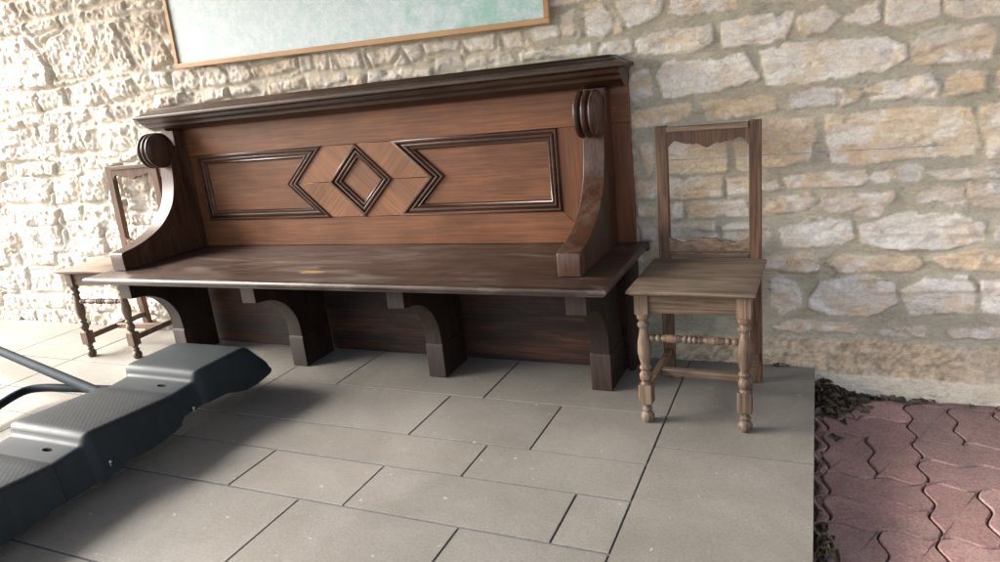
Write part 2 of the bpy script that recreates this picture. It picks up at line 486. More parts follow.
for line in STONES.strip().split('\n'):
    t = line.split(); stones.append((t[0], [tuple(float(v)/1000 for v in p.split(',')) for p in t[1:]]))
# courses of stones for the stretches the photograph hides or leaves out
fill = []; z = -.02
while z < 2.6:
    hh = rng.uniform(.085, .15); x = -6.2 + rng.uniform(0, .2)
    while x < 4.2:
        w = rng.uniform(.12, .36); j = lambda: rng.uniform(-.012, .012)
        P = [(x+.012+j(), z+.01+j()), (x+w*.5, z+.008+j()), (x+w-.012+j(), z+.01+j()), (x+w-.006+j(), z+hh*.5), (x+w-.012+j(), z+hh-.008+j()), (x+w*.45, z+hh-.004+j()), (x+.012+j(), z+hh-.008+j()), (x+.006+j(), z+hh*.5)]
        fill.append((rng.choice(list('wccoyp')), P)); x += w
    z += hh
D = np.full(X.shape, .5); ID = np.full(X.shape, -1)
def stamp(k, P, limit=None, grow=0.):
    ax = [p[0] for p in P]; az = [p[1] for p in P]; mrg = .05
    i0, i1 = np.searchsorted(xs, (min(ax)-mrg, max(ax)+mrg)); j0, j1 = np.searchsorted(zs, (min(az)-mrg, max(az)+mrg))
    if i1 <= i0 or j1 <= j0: return
    sl = (slice(j0, j1), slice(i0, i1))
    d = sdf(P, WX[sl], WZ[sl]) - grow
    if limit is not None: d = np.maximum(d, limit[sl])
    b = d < D[sl]; D[sl] = np.where(b, d, D[sl]); ID[sl] = np.where(b, k, ID[sl])
for k, (c_, P) in enumerate(stones): stamp(k, P, None, .004)
lim = .014 - D.copy(); nt = len(stones)
lim = np.maximum(lim, .105 - Z)                                    # keep clear of the rendered foot of the wall on the right
lim = np.where((X > .10) & (X < 1.24) & (Z < 1.30), .5, lim)
lim = np.where(X < -.1, .014 - D, lim)
D2 = D.copy()
for k, (c_, P) in enumerate(fill): stamp(nt+k, P, lim, 0)
allst = stones + fill
rug = np.clip((.35 - X)/2.6, 0, 1)                                   # rougher, bolder rubble towards the open left side
ins = np.clip(-D, 0, 1)
edge = .007 + .005*rug
t = np.clip(ins/edge, 0, 1); prof = np.sqrt(np.clip(1-(1-t)**2, 0, 1))
K = len(allst)
amp = rng.uniform(.65, 1.25, K+1); tx = rng.uniform(-.06, .06, K+1); tz = rng.uniform(-.09, .09, K+1)
cxs = np.array([np.mean([p[0] for p in P]) for _, P in allst]+[0]); czs = np.array([np.mean([p[1] for p in P]) for _, P in allst]+[0])
A = amp[ID]
ridged = lambda f, s: 1-np.abs(fbm(X+.02*fbm(X, Z, 9, s+5, 2), Z, f, s, 4, .55))
flake = fbm(X*.45+.05*fbm(X, Z, 6, 210, 2), Z*1.5, 22, 211, 5, .6)
rock = fbm(X, Z, 7, 21, 3, .5)*.004 + flake*.0032 + np.floor(flake*3)*.0010
facet = np.abs(vnoise(X+.03*vnoise(X, Z, 12, 201), Z, 21, 202)) + .7*np.abs(vnoise(X, Z+.02*vnoise(X, Z, 15, 203), 43, 204)) + .4*np.abs(vnoise(X, Z, 75, 205))
rockL = fbm(X, Z, 9, 41, 3, .5)*.009 + (facet-.5)*.010 + .0035*fbm(X, Z, 60, 301, 2, .7)
H = prof*((.0042*A)*(1-rug) + rug*(.012*A) + (rock*(1-rug) + rockL*rug) + ((X-cxs[ID])*tx[ID] + (Z-czs[ID])*tz[ID])*(.35+rug))
H = H + (1-prof)*(.0022*fbm(X, Z, 22, 61, 4) + .0015*fbm(X, Z, 6, 71, 2)) + .004*fbm(X, Z, 2.2, 81, 2)
H = np.maximum(H, -.008)
H = np.where((X > -2.06) & (X < -.17) & (Z > 1.27), np.minimum(H, .016), H)
H = np.where((X > -2.15) & (X < .075) & (Z < 1.12), np.minimum(H, .0015), H)      # dressed back behind the bench
# rendered foot of the wall
foot = np.clip((.112 + .008*fbm(X, Z, 7, 91, 3) - Z)/.012, 0, 1)*np.clip((X-.12)/.1, 0, 1)
H = H*(1-foot) + foot*(.007 + .0022*fbm(X, Z, 30, 95, 4))
pale = np.clip((-.018 + .006*fbm(X, Z, 6, 101, 3) - Z)/.006, 0, 1)*foot
H = H + pale*.004
Cc = np.zeros(X.shape+(3,))
pal = np.array([PAL[c_] for c_, _ in allst]+[(.5, .5, .5)]); pal = pal*rng.uniform(.84, 1.02, (K+1, 1))
sc_ = pal[ID]
stain = np.clip(fbm(X, Z, 9, 111, 4, .6)*.9+.1, 0, 1)[..., None]
sc_ = sc_*(1-.55*stain) + np.array((.68, .50, .31))*.55*stain
wht = np.clip(fbm(X, Z, 16, 121, 4, .6)*1.5-.15, 0, 1)[..., None]
sc_ = sc_*(1-.6*wht) + np.array((.82, .80, .755))*.6*wht
crev = np.clip((ridged(17, 31)-.93)/.06, 0, 1)[..., None]*.25
sc_ = sc_*(1-crev*.6)
mort = np.array((.435, .395, .305))*(1 + .13*fbm(X, Z, 12, 131, 4))[..., None]
mg = np.clip(fbm(X, Z, 2.3, 141, 3)*.8+.3, 0, 1)[..., None]
mort = mort*(1 + .42*rug[..., None])
mort = mort*(1-mg*.5) + np.array((.43, .415, .35))*mg*.5
smear = np.clip(fbm(X, Z, 26, 171, 4, .6)*.009*(1-.5*rug) - .0015, 0, .01)
k_ = np.clip((ins-smear)/.0045, 0, 1)[..., None]
Cc = mort*(1-k_) + sc_*k_
f3 = foot[..., None]; fcol = np.array((.52, .41, .29))*(1+.34*fbm(X, Z, 70, 151, 2, .8))[..., None]
gb = np.clip(fbm(X, Z, 4, 161, 4)*1.2+.1, 0, 1)[..., None]; fcol = fcol*(1-gb*.5) + np.array((.58, .52, .44))*gb*.5
p3 = pale[..., None]; fcol = fcol*(1-p3) + p3*np.array((.70, .62, .49))
Cc = Cc*(1-f3) + f3*fcol
lum = Cc.mean(-1, keepdims=True); Cc = Cc*(1-.45*rug[..., None]) + (lum*np.array((1.05, 1.0, .94)))*.45*rug[..., None]
Cc = np.clip(Cc, .02, .85)
nz, nx = X.shape
co = np.stack([X, -np.maximum(H, -.01), Z], -1).reshape(-1, 3).astype(np.float32)
idx = np.arange(nz*nx).reshape(nz, nx)
quads = np.stack([idx[:-1, :-1], idx[:-1, 1:], idx[1:, 1:], idx[1:, :-1]], -1).reshape(-1, 4)
# a plain back face makes the wall a solid 45 cm thick
cb = np.array([(xs[0], .45, zs[0]), (xs[-1], .45, zs[0]), (xs[-1], .45, zs[-1]), (xs[0], .45, zs[-1])], np.float32)
me = bpy.data.meshes.new("stone_wall"); nv = len(co)
faces_extra = []
me.vertices.add(nv+4); me.vertices.foreach_set("co", np.concatenate([co, cb]).ravel())
a0, a1, a2, a3 = nv, nv+1, nv+2, nv+3
loops = [quads.ravel()]; starts = list(range(0, len(quads)*4, 4)); tot = len(quads)*4
ext = [[a0, a3, a2, a1], [a0, a1]+idx[0, ::-1].tolist(), [a2, a3]+idx[-1, :].tolist(), [a3, a0]+idx[:, 0].tolist(), [a1, a2]+idx[::-1, -1].tolist()]
for e in ext: starts.append(tot); loops.append(np.array(e)); tot += len(e)
me.loops.add(tot); me.polygons.add(len(starts))
me.loops.foreach_set("vertex_index", np.concatenate(loops).astype(np.int32)); me.polygons.foreach_set("loop_start", np.array(starts, np.int32))
me.polygons.foreach_set("use_smooth", np.array([True]*len(quads)+[False]*5))
me.update(calc_edges=True); me.validate()
ca = me.color_attributes.new("stone", 'FLOAT_COLOR', 'POINT')
cc = np.ones((nv+4, 4), np.float32); cc[:nv, :3] = Cc.reshape(-1, 3); cc[nv:, :3] = .3; ca.data.foreach_set("color", cc.ravel())
q = N("rubble_stone", .9); c = q.obj(); att = q.n("ShaderNodeAttribute", attribute_name="stone")
n1 = q.noise(c, 120, 6, .72, .3); n2 = q.noise(q.mapping(c, scale=(.55, 1, 1.25)), 34, 7, .68, 1.6)
cl_ = q.mix(1.0, att.outputs["Color"], q.ramp(n2, [(.28, (.80, .74, .66)), (.5, (1, .99, .97)), (.74, (1.12, 1.12, 1.12))]), 'MULTIPLY')
cl_ = q.mix(1.0, cl_, q.ramp(n1, [(.3, (.84, .82, .80)), (.65, (1.08, 1.08, 1.08))]), 'MULTIPLY')
ck = q.noise(q.mapping(c, scale=(.7, 1, 1.5)), 11, 6, .62, 1.0)
ckl = q.maprange(q.math('ABSOLUTE', q.math('SUBTRACT', ck, .5)), .002, .010, 1, 0)
ckl = q.math('MULTIPLY', ckl, q.maprange(q.noise(q.mapping(c, loc=(5, 1, 2)), 7, 3, .6), .52, .62, 0, 1))
cl_ = q.mix(q.math('MULTIPLY', ckl, .45), cl_, (.22, .17, .12))
sx = q.n("ShaderNodeSeparateXYZ"); q.l(c, sx.inputs[0])
# snapped chalk line across the stones
dz_ = q.math('ABSOLUTE', q.math('SUBTRACT', sx.outputs[2], .7575))
ln = q.maprange(dz_, .0012, .0024, 1, 0)
ln = q.math('MULTIPLY', ln, q.maprange(q.noise(q.mapping(c, scale=(9, 9, 9)), 1.0, 3, .6), .42, .6, .08, .85))
ln = q.math('MULTIPLY', ln, q.math('GREATER_THAN', sx.outputs[0], .2)); ln = q.math('MULTIPLY', ln, q.math('LESS_THAN', sx.outputs[0], 1.14))
cl_ = q.mix(ln, cl_, (.13, .22, .48))
WALL = q.out(cl_, .92, q.bump(q.math('SUBTRACT', q.math('ADD', q.math('MULTIPLY', n1, .6), q.math('MULTIPLY', n2, 1.5)), q.math('MULTIPLY', ckl, .8)), .65, .0035))
me.materials.append(WALL)
wall = bpy.data.objects.new("stone_wall", me); col.objects.link(wall)
tag(wall, "rubble stone wall of pale and ochre stones with thick mortar behind the bench", "wall")

# ---- unseen roof and far wall, added to shape the daylight (above and behind the camera)
q = N("old_plaster", .9); c = q.obj()
PLASTER = q.out(q.ramp(q.noise(c, 6, 6, .65), [(.3, (.34, .30, .25)), (.7, (.46, .42, .36))]), .9)
ROOFX0, ROOFX1 = -3.95, 1.9  # roof edges placed for the daylight falloff from left to right
roof = empty("unseen_porch_roof", (-1, -2.3, 2.42)); roof.location = (0, 0, 0)
tag(roof, "unseen porch roof added above the platform so daylight fades to the right", "roof")
RW = wood("roof_boards", (.10, .065, .04), (.16, .11, .07), (.22, .155, .10), 'x', rough=.7)
bm = bmesh.new(); box(bm, ROOFX0, ROOFX1, -3.3, -.05, 2.44, 2.52); obj("boarding", bm, RW, roof, 0)
for yb in (-.5, -1.4, -2.3, -3.15):
    bm = bmesh.new(); box(bm, ROOFX0, ROOFX1, yb-.05, yb+.05, 2.30, 2.438); obj("beam", bm, RW, roof, 0)
w2 = empty("added_far_wall", (0, 0, 0)); tag(w2, "unseen wall added across from the bench to hold back sky light from the front", "wall")
bm = bmesh.new(); box(bm, ROOFX0, ROOFX1+2, -8.3, -8.0, PZ-.05, 1.7); obj("masonry", bm, PLASTER, w2, 0)  # added wall, limits low sky light reaching the bench from the front

# ================================================================ furniture woods
W_PANEL = wood("oak_panel", (.11, .040, .016), (.172, .066, .027), (.25, .105, .044), 'x', rough=.44, coat=.0, contrast=.42, pores=.28)
W_PANELV = wood("oak_stile", (.10, .032, .012), (.155, .056, .022), (.22, .088, .034), 'z', contrast=.45, rough=.44, coat=.0, pores=.28)
W_CH1 = wood("oak_chevron", (.14, .056, .025), (.205, .086, .038), (.27, .118, .055), 'x', angle=R_(-43), rough=.44, coat=.0, pores=.25)
W_CH2 = wood("oak_chevron_back", (.14, .056, .025), (.205, .086, .038), (.27, .118, .055), 'x', angle=R_(43), rough=.44, coat=.0, pores=.25)
W_MOULD = wood("oak_moulding", (.035, .013, .006), (.075, .028, .012), (.14, .055, .024), 'x', rough=.36, coat=.1)
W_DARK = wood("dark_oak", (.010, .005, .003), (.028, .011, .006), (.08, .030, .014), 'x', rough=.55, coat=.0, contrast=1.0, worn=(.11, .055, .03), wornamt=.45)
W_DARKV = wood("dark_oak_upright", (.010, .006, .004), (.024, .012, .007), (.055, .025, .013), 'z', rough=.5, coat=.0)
W_CORN = wood("dark_oak_cornice", (.026, .013, .008), (.050, .025, .014), (.085, .043, .024), 'x', rough=.36, coat=.15)
SPX, SPY = -1.056, -.487
W_SEAT = wood("seat_board_oak", (.034, .019, .014), (.062, .036, .026), (.100, .060, .043), 'x', rough=.36, coat=.18, worn=(.20, .16, .13), wornamt=.62,
              spot=((SPX+1.03, SPY+.3, .467), (.085, .030, .2), (.50, .34, .10)))
W_ARM = wood("armrest_oak", (.030, .013, .008), (.062, .025, .013), (.11, .045, .023), 'z', rough=.40, coat=.15, worn=(.19, .13, .09), wornamt=.35)
W_CHAIR = wood("chair_oak", (.080, .048, .029), (.155, .100, .063), (.26, .18, .12), 'z', rough=.58, worn=(.33, .26, .19), wornamt=.40, scale=1.6)
W_CHAIRX = wood("chair_oak_rail", (.080, .048, .029), (.155, .100, .063), (.26, .18, .12), 'x', rough=.58, worn=(.33, .26, .19), wornamt=.40, scale=1.6)
W_CHAIRS = wood("chair_seat_oak", (.10, .068, .046), (.175, .125, .086), (.26, .195, .14), 'x', rough=.5, worn=(.33, .26, .19), wornamt=.5, scale=1.2)
W_CHAIRD = wood("chair_back_oak", (.065, .032, .018), (.12, .062, .035), (.20, .115, .068), 'z', rough=.5, scale=1.6)

# ================================================================ the bench
bench = empty("settle_bench", (-1.03, -.3, 0)); BO = Vector((-1.03, -.3, 0))
tag(bench, "long dark oak settle with panelled high back and scrolled armrests against the stone wall", "bench")
def bobj(name, bm, mat, parent=None, **kw):
    off = BO if (parent is None or parent is bench) else Vector((0, 0, 0))
    if parent is None: parent = bench
    bmesh.ops.translate(bm, verts=bm.verts, vec=-BO)
    return obj(name, bm, mat, parent, **kw)
XL, XR, YF = -2.165, .087, -.040
ZT, ZB = .903, .592                      # top and bottom of the moulded fields
CX = -1.085
# back carcase behind the framed front
bm = bmesh.new(); box(bm, XL+.004, XR-.002, YF+.034, -.032+.030, .10, 1.09); 
bobj("back_board", bm, W_PANELV, bevel=.002)
T = .022
def board(name, pts, mat, depth=.022, y=YF):
    bm = bmesh.new(); prism(bm, pts, y, y+depth, 'y'); return bobj(name, bm, mat, bevel=.0012, seg=1)
g = .0006
x0L, x0R = -1.990, -.185
tri = .075
board("top_rail", [(XL, ZT+g), (XR, ZT+g), (XR, 1.05), (XL, 1.05)], W_PANEL)
board("bottom_rail", [(XL+.0, .4675), (x0R+.125, .4675), (x0R, ZB-g), (x0L, ZB-g), (XL, ZB-g)], W_PANEL)
board("stile", [(XL, ZB+g), (x0L, ZB+g), (x0L, ZT-g), (XL, ZT-g)], W_PANELV)
board("stile", [(x0R, ZB+g), (x0R+.126, .4675), (XR, .4675), (XR, ZT-g), (x0R, ZT-g)], W_PANELV)
zc = (ZT+ZB)/2; hw = .161; tip = .342; cor = .177
board("chevron_board", [(CX-cor, ZT-g), (CX-g, ZT-g), (CX-hw, zc+g), (CX-tip, zc+g)][::-1], W_CH1)
board("chevron_board", [(CX-tip, zc-g), (CX-hw, zc-g), (CX-g, ZB+g), (CX-cor, ZB+g)][::-1], W_CH2)
board("chevron_board", [(CX+g, ZT-g), (CX+cor, ZT-g), (CX+tip, zc+g), (CX+hw, zc+g)][::-1], W_CH2)
board("chevron_board", [(CX+hw, zc-g), (CX+tip, zc-g), (CX+cor, ZB+g), (CX+g, ZB+g)][::-1], W_CH1)
def offset(P, d):
    n = len(P); out = []
    for i in range(n):
        a, b, c2 = Vector(P[i-1]), Vector(P[i]), Vector(P[(i+1) % n])
        e1 = (b-a).normalized(); e2 = (c2-b).normalized(); n1_ = Vector((-e1.y, e1.x)); n2_ = Vector((-e2.y, e2.x))
        bis = (n1_+n2_); out.append(b + bis*(d/(1+n1_.dot(n2_))))
    return out
PROF = [(-.001, .010), (-.001, -.002), (.001, -.0065), (.006, -.0085), (.0105, -.0065), (.012, -.001), (.0135, .0035), (.0155, .0035), (.0165, -.0015), (.0205, -.0045), (.0255, -.0045), (.0295, -.0005), (.0305, .0050), (.0325, .0052), (.0335, .0015), (.0375, -.0005), (.0415, .002), (.0435, .0095), (.0455, .0125)]
def field(P, pmat):                      # P counter-clockwise in (x, z)
    bm = bmesh.new(); rings = []
    for d, h in PROF:
        rings.append([bm.verts.new((p.x, YF+h, p.y)) for p in offset(P, d)])
    n = len(P)
    for A_, B_ in zip(rings, rings[1:]):
        for i in range(n): bm.faces.new((A_[i], A_[(i+1) % n], B_[(i+1) % n], B_[i]))
    bobj("moulding", bm, W_MOULD, smooth=48)
    bm = bmesh.new(); f = bm.faces.new([bm.verts.new((p.x, YF+.0115, p.y)) for p in offset(P, .0435)])
    r = bmesh.ops.extrude_face_region(bm, geom=[f]); bmesh.ops.translate(bm, vec=(0, .012, 0), verts=[v for v in r['geom'] if isinstance(v, bmesh.types.BMVert)])
    bmesh.ops.triangulate(bm, faces=[f_ for f_ in bm.faces if len(f_.verts) > 4])
    bobj("inset_panel", bm, pmat, smooth=0)
field([(x0L, ZB), (CX-cor, ZB), (CX-tip, zc), (CX-cor, ZT), (x0L, ZT)], W_PANEL)
field([(CX+cor, ZB), (x0R, ZB), (x0R, ZT), (CX+cor, ZT), (CX+tip, zc)], W_PANEL)
field([(CX, ZB), (CX+hw, zc), (CX, ZT), (CX-hw, zc)], W_CH1)
# cornice: profile carried round the front and both ends
LIP = dict(y=-.170, xl=-2.205, xr=.106)
CP = [(.200, 1.1375), (.062, 1.1375), (.056, 1.134), (.052, 1.128), (.034, 1.121), (.031, 1.117), (.010, 1.111), (.002, 1.107), (0, 1.101), (.002, 1.095), (.012, 1.092), (.016, 1.087), (.018, 1.078), (.026, 1.071),
      (.040, 1.068), (.044, 1.062), (.046, 1.055), (.058, 1.052), (.062, 1.047), (.074, 1.043), (.082, 1.036), (.100, 1.032), (.1305, 1.031)]
bm = bmesh.new(); rings = []
for i, (d, z) in enumerate(CP):
    ei = d if z > 1.1 else min(d, .0185 + d*.02)
    if i == 0: ei = .062; 
    yy_ = LIP['y']+d if i else -.0035
    rings.append([bm.verts.new(p) for p in ((LIP['xl']+ei, -.0035, z), (LIP['xl']+ei, yy_, z), (LIP['xr']-ei, yy_, z), (LIP['xr']-ei, -.0035, z))])
for A_, B_ in zip(rings[1:], rings[2:]):
    for i in range(3): bm.faces.new((A_[i], A_[i+1], B_[i+1], B_[i]))
bm.faces.new(rings[1]); bm.faces.new(rings[-1][::-1])
lft = [r[0] for r in rings[1:]]; rgt = [r[3] for r in rings[1:]]
bmesh.ops.delete(bm, geom=rings[0], context='VERTS')
f1 = bm.faces.new(lft + rgt[::-1]); f1.normal_update(); bmesh.ops.triangulate(bm, faces=[f1])
bobj("cornice", bm, W_CORN, smooth=42)
# seat
bm = bmesh.new(); zt = .4667; nose = [( -.616, zt), (-.624, zt-.001), (-.6305, zt-.006), (-.632, zt-.012), (-.6305, zt-.018), (-.626, zt-.022), (-.6225, zt-.0235), (-.6225, zt-.0265), (-.618, zt-.030), (-.610, zt-.0325)]
def ring(d, z, yb=-.04): return [bm.verts.new(p) for p in ((-2.165+d, yb, z), (-2.165+d, -.632+d, z), (.135-d, -.632+d, z), (.135-d, yb, z))]
rs = [ring(d_, z_, -.0415) for d_, z_ in [(y+.632, z) for y, z in nose]]
for A_, B_ in zip(rs, rs[1:]):
    for i in range(3): bm.faces.new((A_[i], A_[i+1], B_[i+1], B_[i]))
bm.faces.new(rs[0]); bm.faces.new(rs[-1][::-1]); bm.faces.new([r[0] for r in rs]+[r[3] for r in rs][::-1])
bobj("seat", bm, W_SEAT, smooth=50)
# the seat's end returns beside the back
for a_, b_ in ((.0895, .1345),):
    bm = bmesh.new(); box(bm, a_, b_, -.0412, -.012, .4345, .4665); bobj("seat_return", bm, W_SEAT, bevel=.003)
# armrests
arm_pts = [(-.510, .468), (-.512, .50), (-.512, .538), (-.508, .546)] + [tuple(p) for p in cr([(-.500, .5475), (-.43, .560), (-.365, .579), (-.300, .607), (-.25, .642), (-.205, .690), (-.180, .735), (-.163, .79), (-.155, .845), (-.150, .90)], 4)] + [(-.118, .93), (-.105, .97), (-.105, 1.0315), (YF-.001, 1.0315), (YF-.001, .468)]
for xc in (-2.079, -.0147):
    h = .0385
    bm = bmesh.new(); prism(bm, arm_pts, xc-h, xc+h, 'x'); a = bobj("armrest", bm, W_ARM, bevel=.0025)
    bm = bmesh.new(); pr = [(-h-.002, .0), (-h-.002, .052), (-h, .060)]
    n = 3; w = (2*h)/n
    pr = [(-h-.002, .060), (-h-.0005, .0655)]
    for k in range(n):
        cxx = -h + w*(k+.5)
        for t in range(-4, 5):
            u = t/4.0; pr.append((cxx + u*w*.40, .068 + .0115*math.sqrt(max(0, 1-u*u))))
        if k < n-1: pr.append((cxx + w*.5, .0665))
    pr += [(h+.0005, .0655), (h+.002, .060)]
    lathe(bm, pr, (xc, -.186, .950), 'x', 40)
    s = bobj("scroll_roll", bm, W_ARM, a, smooth=40)
# under-seat: lower back board, moulding, front blocks and brackets
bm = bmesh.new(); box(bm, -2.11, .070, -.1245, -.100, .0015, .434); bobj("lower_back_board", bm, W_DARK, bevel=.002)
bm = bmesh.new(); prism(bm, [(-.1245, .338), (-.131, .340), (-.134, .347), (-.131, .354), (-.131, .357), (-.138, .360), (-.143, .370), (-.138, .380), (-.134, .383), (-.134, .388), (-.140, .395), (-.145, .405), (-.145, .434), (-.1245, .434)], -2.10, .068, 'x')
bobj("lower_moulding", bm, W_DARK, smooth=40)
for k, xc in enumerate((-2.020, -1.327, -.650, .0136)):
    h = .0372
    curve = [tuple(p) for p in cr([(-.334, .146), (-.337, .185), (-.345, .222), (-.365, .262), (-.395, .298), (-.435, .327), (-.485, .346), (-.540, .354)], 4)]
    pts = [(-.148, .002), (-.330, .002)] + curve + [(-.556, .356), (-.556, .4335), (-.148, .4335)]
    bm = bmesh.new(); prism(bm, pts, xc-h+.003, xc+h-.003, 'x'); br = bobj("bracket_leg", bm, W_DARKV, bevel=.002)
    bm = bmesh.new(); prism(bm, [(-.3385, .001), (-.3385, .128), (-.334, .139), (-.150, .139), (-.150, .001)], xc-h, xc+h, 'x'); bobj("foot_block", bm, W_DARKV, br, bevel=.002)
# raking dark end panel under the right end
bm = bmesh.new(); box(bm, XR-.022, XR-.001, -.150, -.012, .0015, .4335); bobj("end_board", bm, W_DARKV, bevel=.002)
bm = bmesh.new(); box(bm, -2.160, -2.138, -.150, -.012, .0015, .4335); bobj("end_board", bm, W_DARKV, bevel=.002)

# ================================================================ the two oak chairs
def chair():
    r = empty("oak_chair", (0, 0, 0))
    W, Dp, S, H_ = .183, .388, .4486, .890
    # seat with moulded edge
    bm = bmesh.new(); prof = [(.006, S), (.001, S-.002), (0, S-.006), (.001, S-.010), (.006, S-.0115), (.008, S-.0135), (.012, S-.0175), (.020, S-.020)]
    rs = [[bm.verts.new(p) for p in ((-W+d, -d*.3, z), (-W+d, -Dp+d, z), (W-d, -Dp+d, z), (W-d, -d*.3, z))] for d, z in prof]
    for A_, B_ in zip(rs, rs[1:]):
        for i in range(4): bm.faces.new((A_[i], A_[(i+1) % 4], B_[(i+1) % 4], B_[i]))
    bm.faces.new(rs[0]); bm.faces.new(rs[-1][::-1]); obj("seat", bm, W_CHAIRS, r, smooth=50)
    bx, by, t = .147, -.332, .0205
    # aprons
    bm = bmesh.new(); box(bm, -bx+t, bx-t, by-.010, by+.010, S-.082, S-.0205); obj("apron", bm, W_CHAIRX, r, bevel=.0015)
    for s in (-1, 1):
        bm = bmesh.new(); box(bm, s*bx-.010, s*bx+.010, by+t, .002, S-.082, S-.0205); obj("apron", bm, W_CHAIRX, r, bevel=.0015)
    # front legs
    for s in (-1, 1):
        bm = bmesh.new()
        lathe(bm, [(0.001, .0155), (.004, .0185), (.014, .0215), (.024, .021), (.032, .0165), (.036, .0125), (.039, .0125), (.042, .0160), (.046, .0165), (.049, .0125), (.054, .0115), (.062, .0145), (.068, .018)], (s*bx, by, 0), seg=22)
        lathe(bm, [(.128, .018), (.134, .0135), (.138, .0120), (.143, .0160), (.151, .0195), (.160, .0200), (.168, .0165), (.173, .0125), (.177, .0125), (.180, .0170), (.185, .0185), (.190, .0165), (.193, .0130), (.199, .0135), (.215, .0185), (.235, .0215), (.255, .0215), (.275, .0190), (.295, .0155), (.310, .0130), (.316, .0125), (.320, .0175), (.326, .0190), (.332, .0170), (.335, .0135), (.341, .0130), (.345, .0180), (.352, .0200), (.360, .0190), (.366, .018)], (s*bx, by, 0), seg=22)
        for z0, z1 in ((.066, .130), (.362, S-.0205)):
            v = box(bm, s*bx-t, s*bx+t, by-t, by+t, z0, z1)
            cent = Vector((s*bx, by, 0))
            for vv in v:
                e = .0035
            b_ = .004
        obj("front_leg", bm, W_CHAIR, r, smooth=38, bevel=.0028)
    # back posts run from floor to top in one piece
    for s in (-1, 1):
        x0, x1 = (s*.128, s*.1655) if s > 0 else (-.1655, -.128)
        pts = [(.022, .001), (.050, .001), (.040, .25), (.034, S), (.046, H_), (.018, H_), (.004, S), (.008, .25)]
        bm = bmesh.new(); prism(bm, pts, min(x0, x1), max(x0, x1), 'x'); obj("back_post", bm, W_CHAIRD, r, bevel=.002)
    # top rail with scalloped lower edge
    n = 40; low = []
    for k in range(n+1):
        u = -1 + 2*k/n; a = abs(u)
        z = .836 + .006*math.cos(a*math.pi*2.2) - .028*math.exp(-(a/.20)**2) - .026*max(0, (a-.80)/.20)**1.3 - .005*math.exp(-((a-.33)/.06)**2)
        low.append((u*.1285, z))
    bm = bmesh.new(); prism(bm, low + [(.1285, H_-.004), (-.1285, H_-.004)], .017, .035, 'y'); tr = obj("top_rail", bm, W_CHAIRD, r, bevel=.0012, seg=1)
    bm = bmesh.new(); box(bm, -.128, .128, .0115, .0172, H_-.022, H_-.004); obj("rail_bead", bm, W_CHAIRX, tr, bevel=.0018)
    # lower rail of the back, carved and wavy on top
    up = []
    for k in range(n+1):
        u = 1 - 2*k/n; a = abs(u)
        z = .503 + .013*math.exp(-(a/.28)**2)*(1+.15*math.cos(a*30)) + .020*max(0, (a-.80)/.20)**1.4 - .003*math.cos(a*19)
        up.append((u*.1285, z))
    bm = bmesh.new(); prism(bm, [(-.1285, .4495), (.1285, .4495)] + up, .006, .025, 'y'); lr = obj("lower_rail", bm, W_CARVE, r, bevel=.0012, seg=1)
    bm = bmesh.new(); box(bm, -.127, .127, .0015, .0062, .4497, .462); box(bm, -.127, .127, .0025, .0062, .468, .472); obj("rail_moulding", bm, W_CHAIRX, lr, bevel=.0015)
    # turned stretcher between the front legs
    bm = bmesh.new(); a = bx-.011; half = [(0, .0115), (.006, .0140), (.011, .0115), (.016, .0090), (.019, .0125), (.024, .0125), (.030, .0090), (.045, .0125), (.062, .0135), (.080, .0115), (.094, .0085), (.098, .0120), (.104, .0125), (.108, .0085), (.112, .0075), (.118, .0115), (.125, .0120), (.131, .0080), (a, .0070)]
    lathe(bm, [(-t_, r_) for t_, r_ in half[::-1]] + half[1:], (0, by+.001, .283), 'x', 18)
    obj("turned_stretcher", bm, W_CHAIR, r, smooth=40)
    # flat side and back stretchers
    for s in (-1, 1):
        bm = bmesh.new(); box(bm, s*bx-.010, s*bx+.010, by+t-.001, .020, .086, .112); obj("side_stretcher", bm, W_CHAIRX, r, bevel=.0025)
    bm = bmesh.new(); box(bm, -bx+.010, bx-.010, -.168, -.144, .086, .110); obj("cross_stretcher", bm, W_CHAIRX, r, bevel=.0025)
    return r
q = N("carved_oak", .6); c = q.obj()
vor = q.n("ShaderNodeTexVoronoi", feature='SMOOTH_F1'); vor.inputs["Scale"].default_value = 70; q.l(q.mapping(c, scale=(.7, .7, 1.6)), vor.inputs["Vector"])
nn = q.noise(c, 50, 5, .7)
W_CARVE = q.out(q.ramp(nn, [(.3, (.09, .05, .03)), (.7, (.24, .16, .10))]), .6, q.bump(q.math('ADD', vor.outputs["Distance"], nn), .9, .004))
ch = chair(); ch.location = (.3684, -.1977, 0); ch.rotation_euler.z = -.0154
tag(ch, "worn oak side chair standing at the right end of the long bench", "chair", "old oak side chairs beside the bench")
def children(o): return [c for c in bpy.data.objects if c.parent is o]
def copy_tree(o, parent=None):
    c2 = o.copy(); col.objects.link(c2)
    if parent: c2.parent = parent
    for k in children(o):
        if k is not c2: copy_tree(k, c2)
    return c2
src = children(ch)
ch2 = ch.copy(); col.objects.link(ch2)
for k in src:
    kk = k.copy(); col.objects.link(kk); kk.parent = ch2
    for k2 in [c for c in bpy.data.objects if c.parent is k]:
        k3 = k2.copy(); col.objects.link(k3); k3.parent = kk
ch2.location = (-2.4398, -.0722, 0); ch2.rotation_euler.z = .0806
tag(ch2, "sunlit oak side chair half hidden behind the left armrest of the long bench", "chair", "old oak side chairs beside the bench")

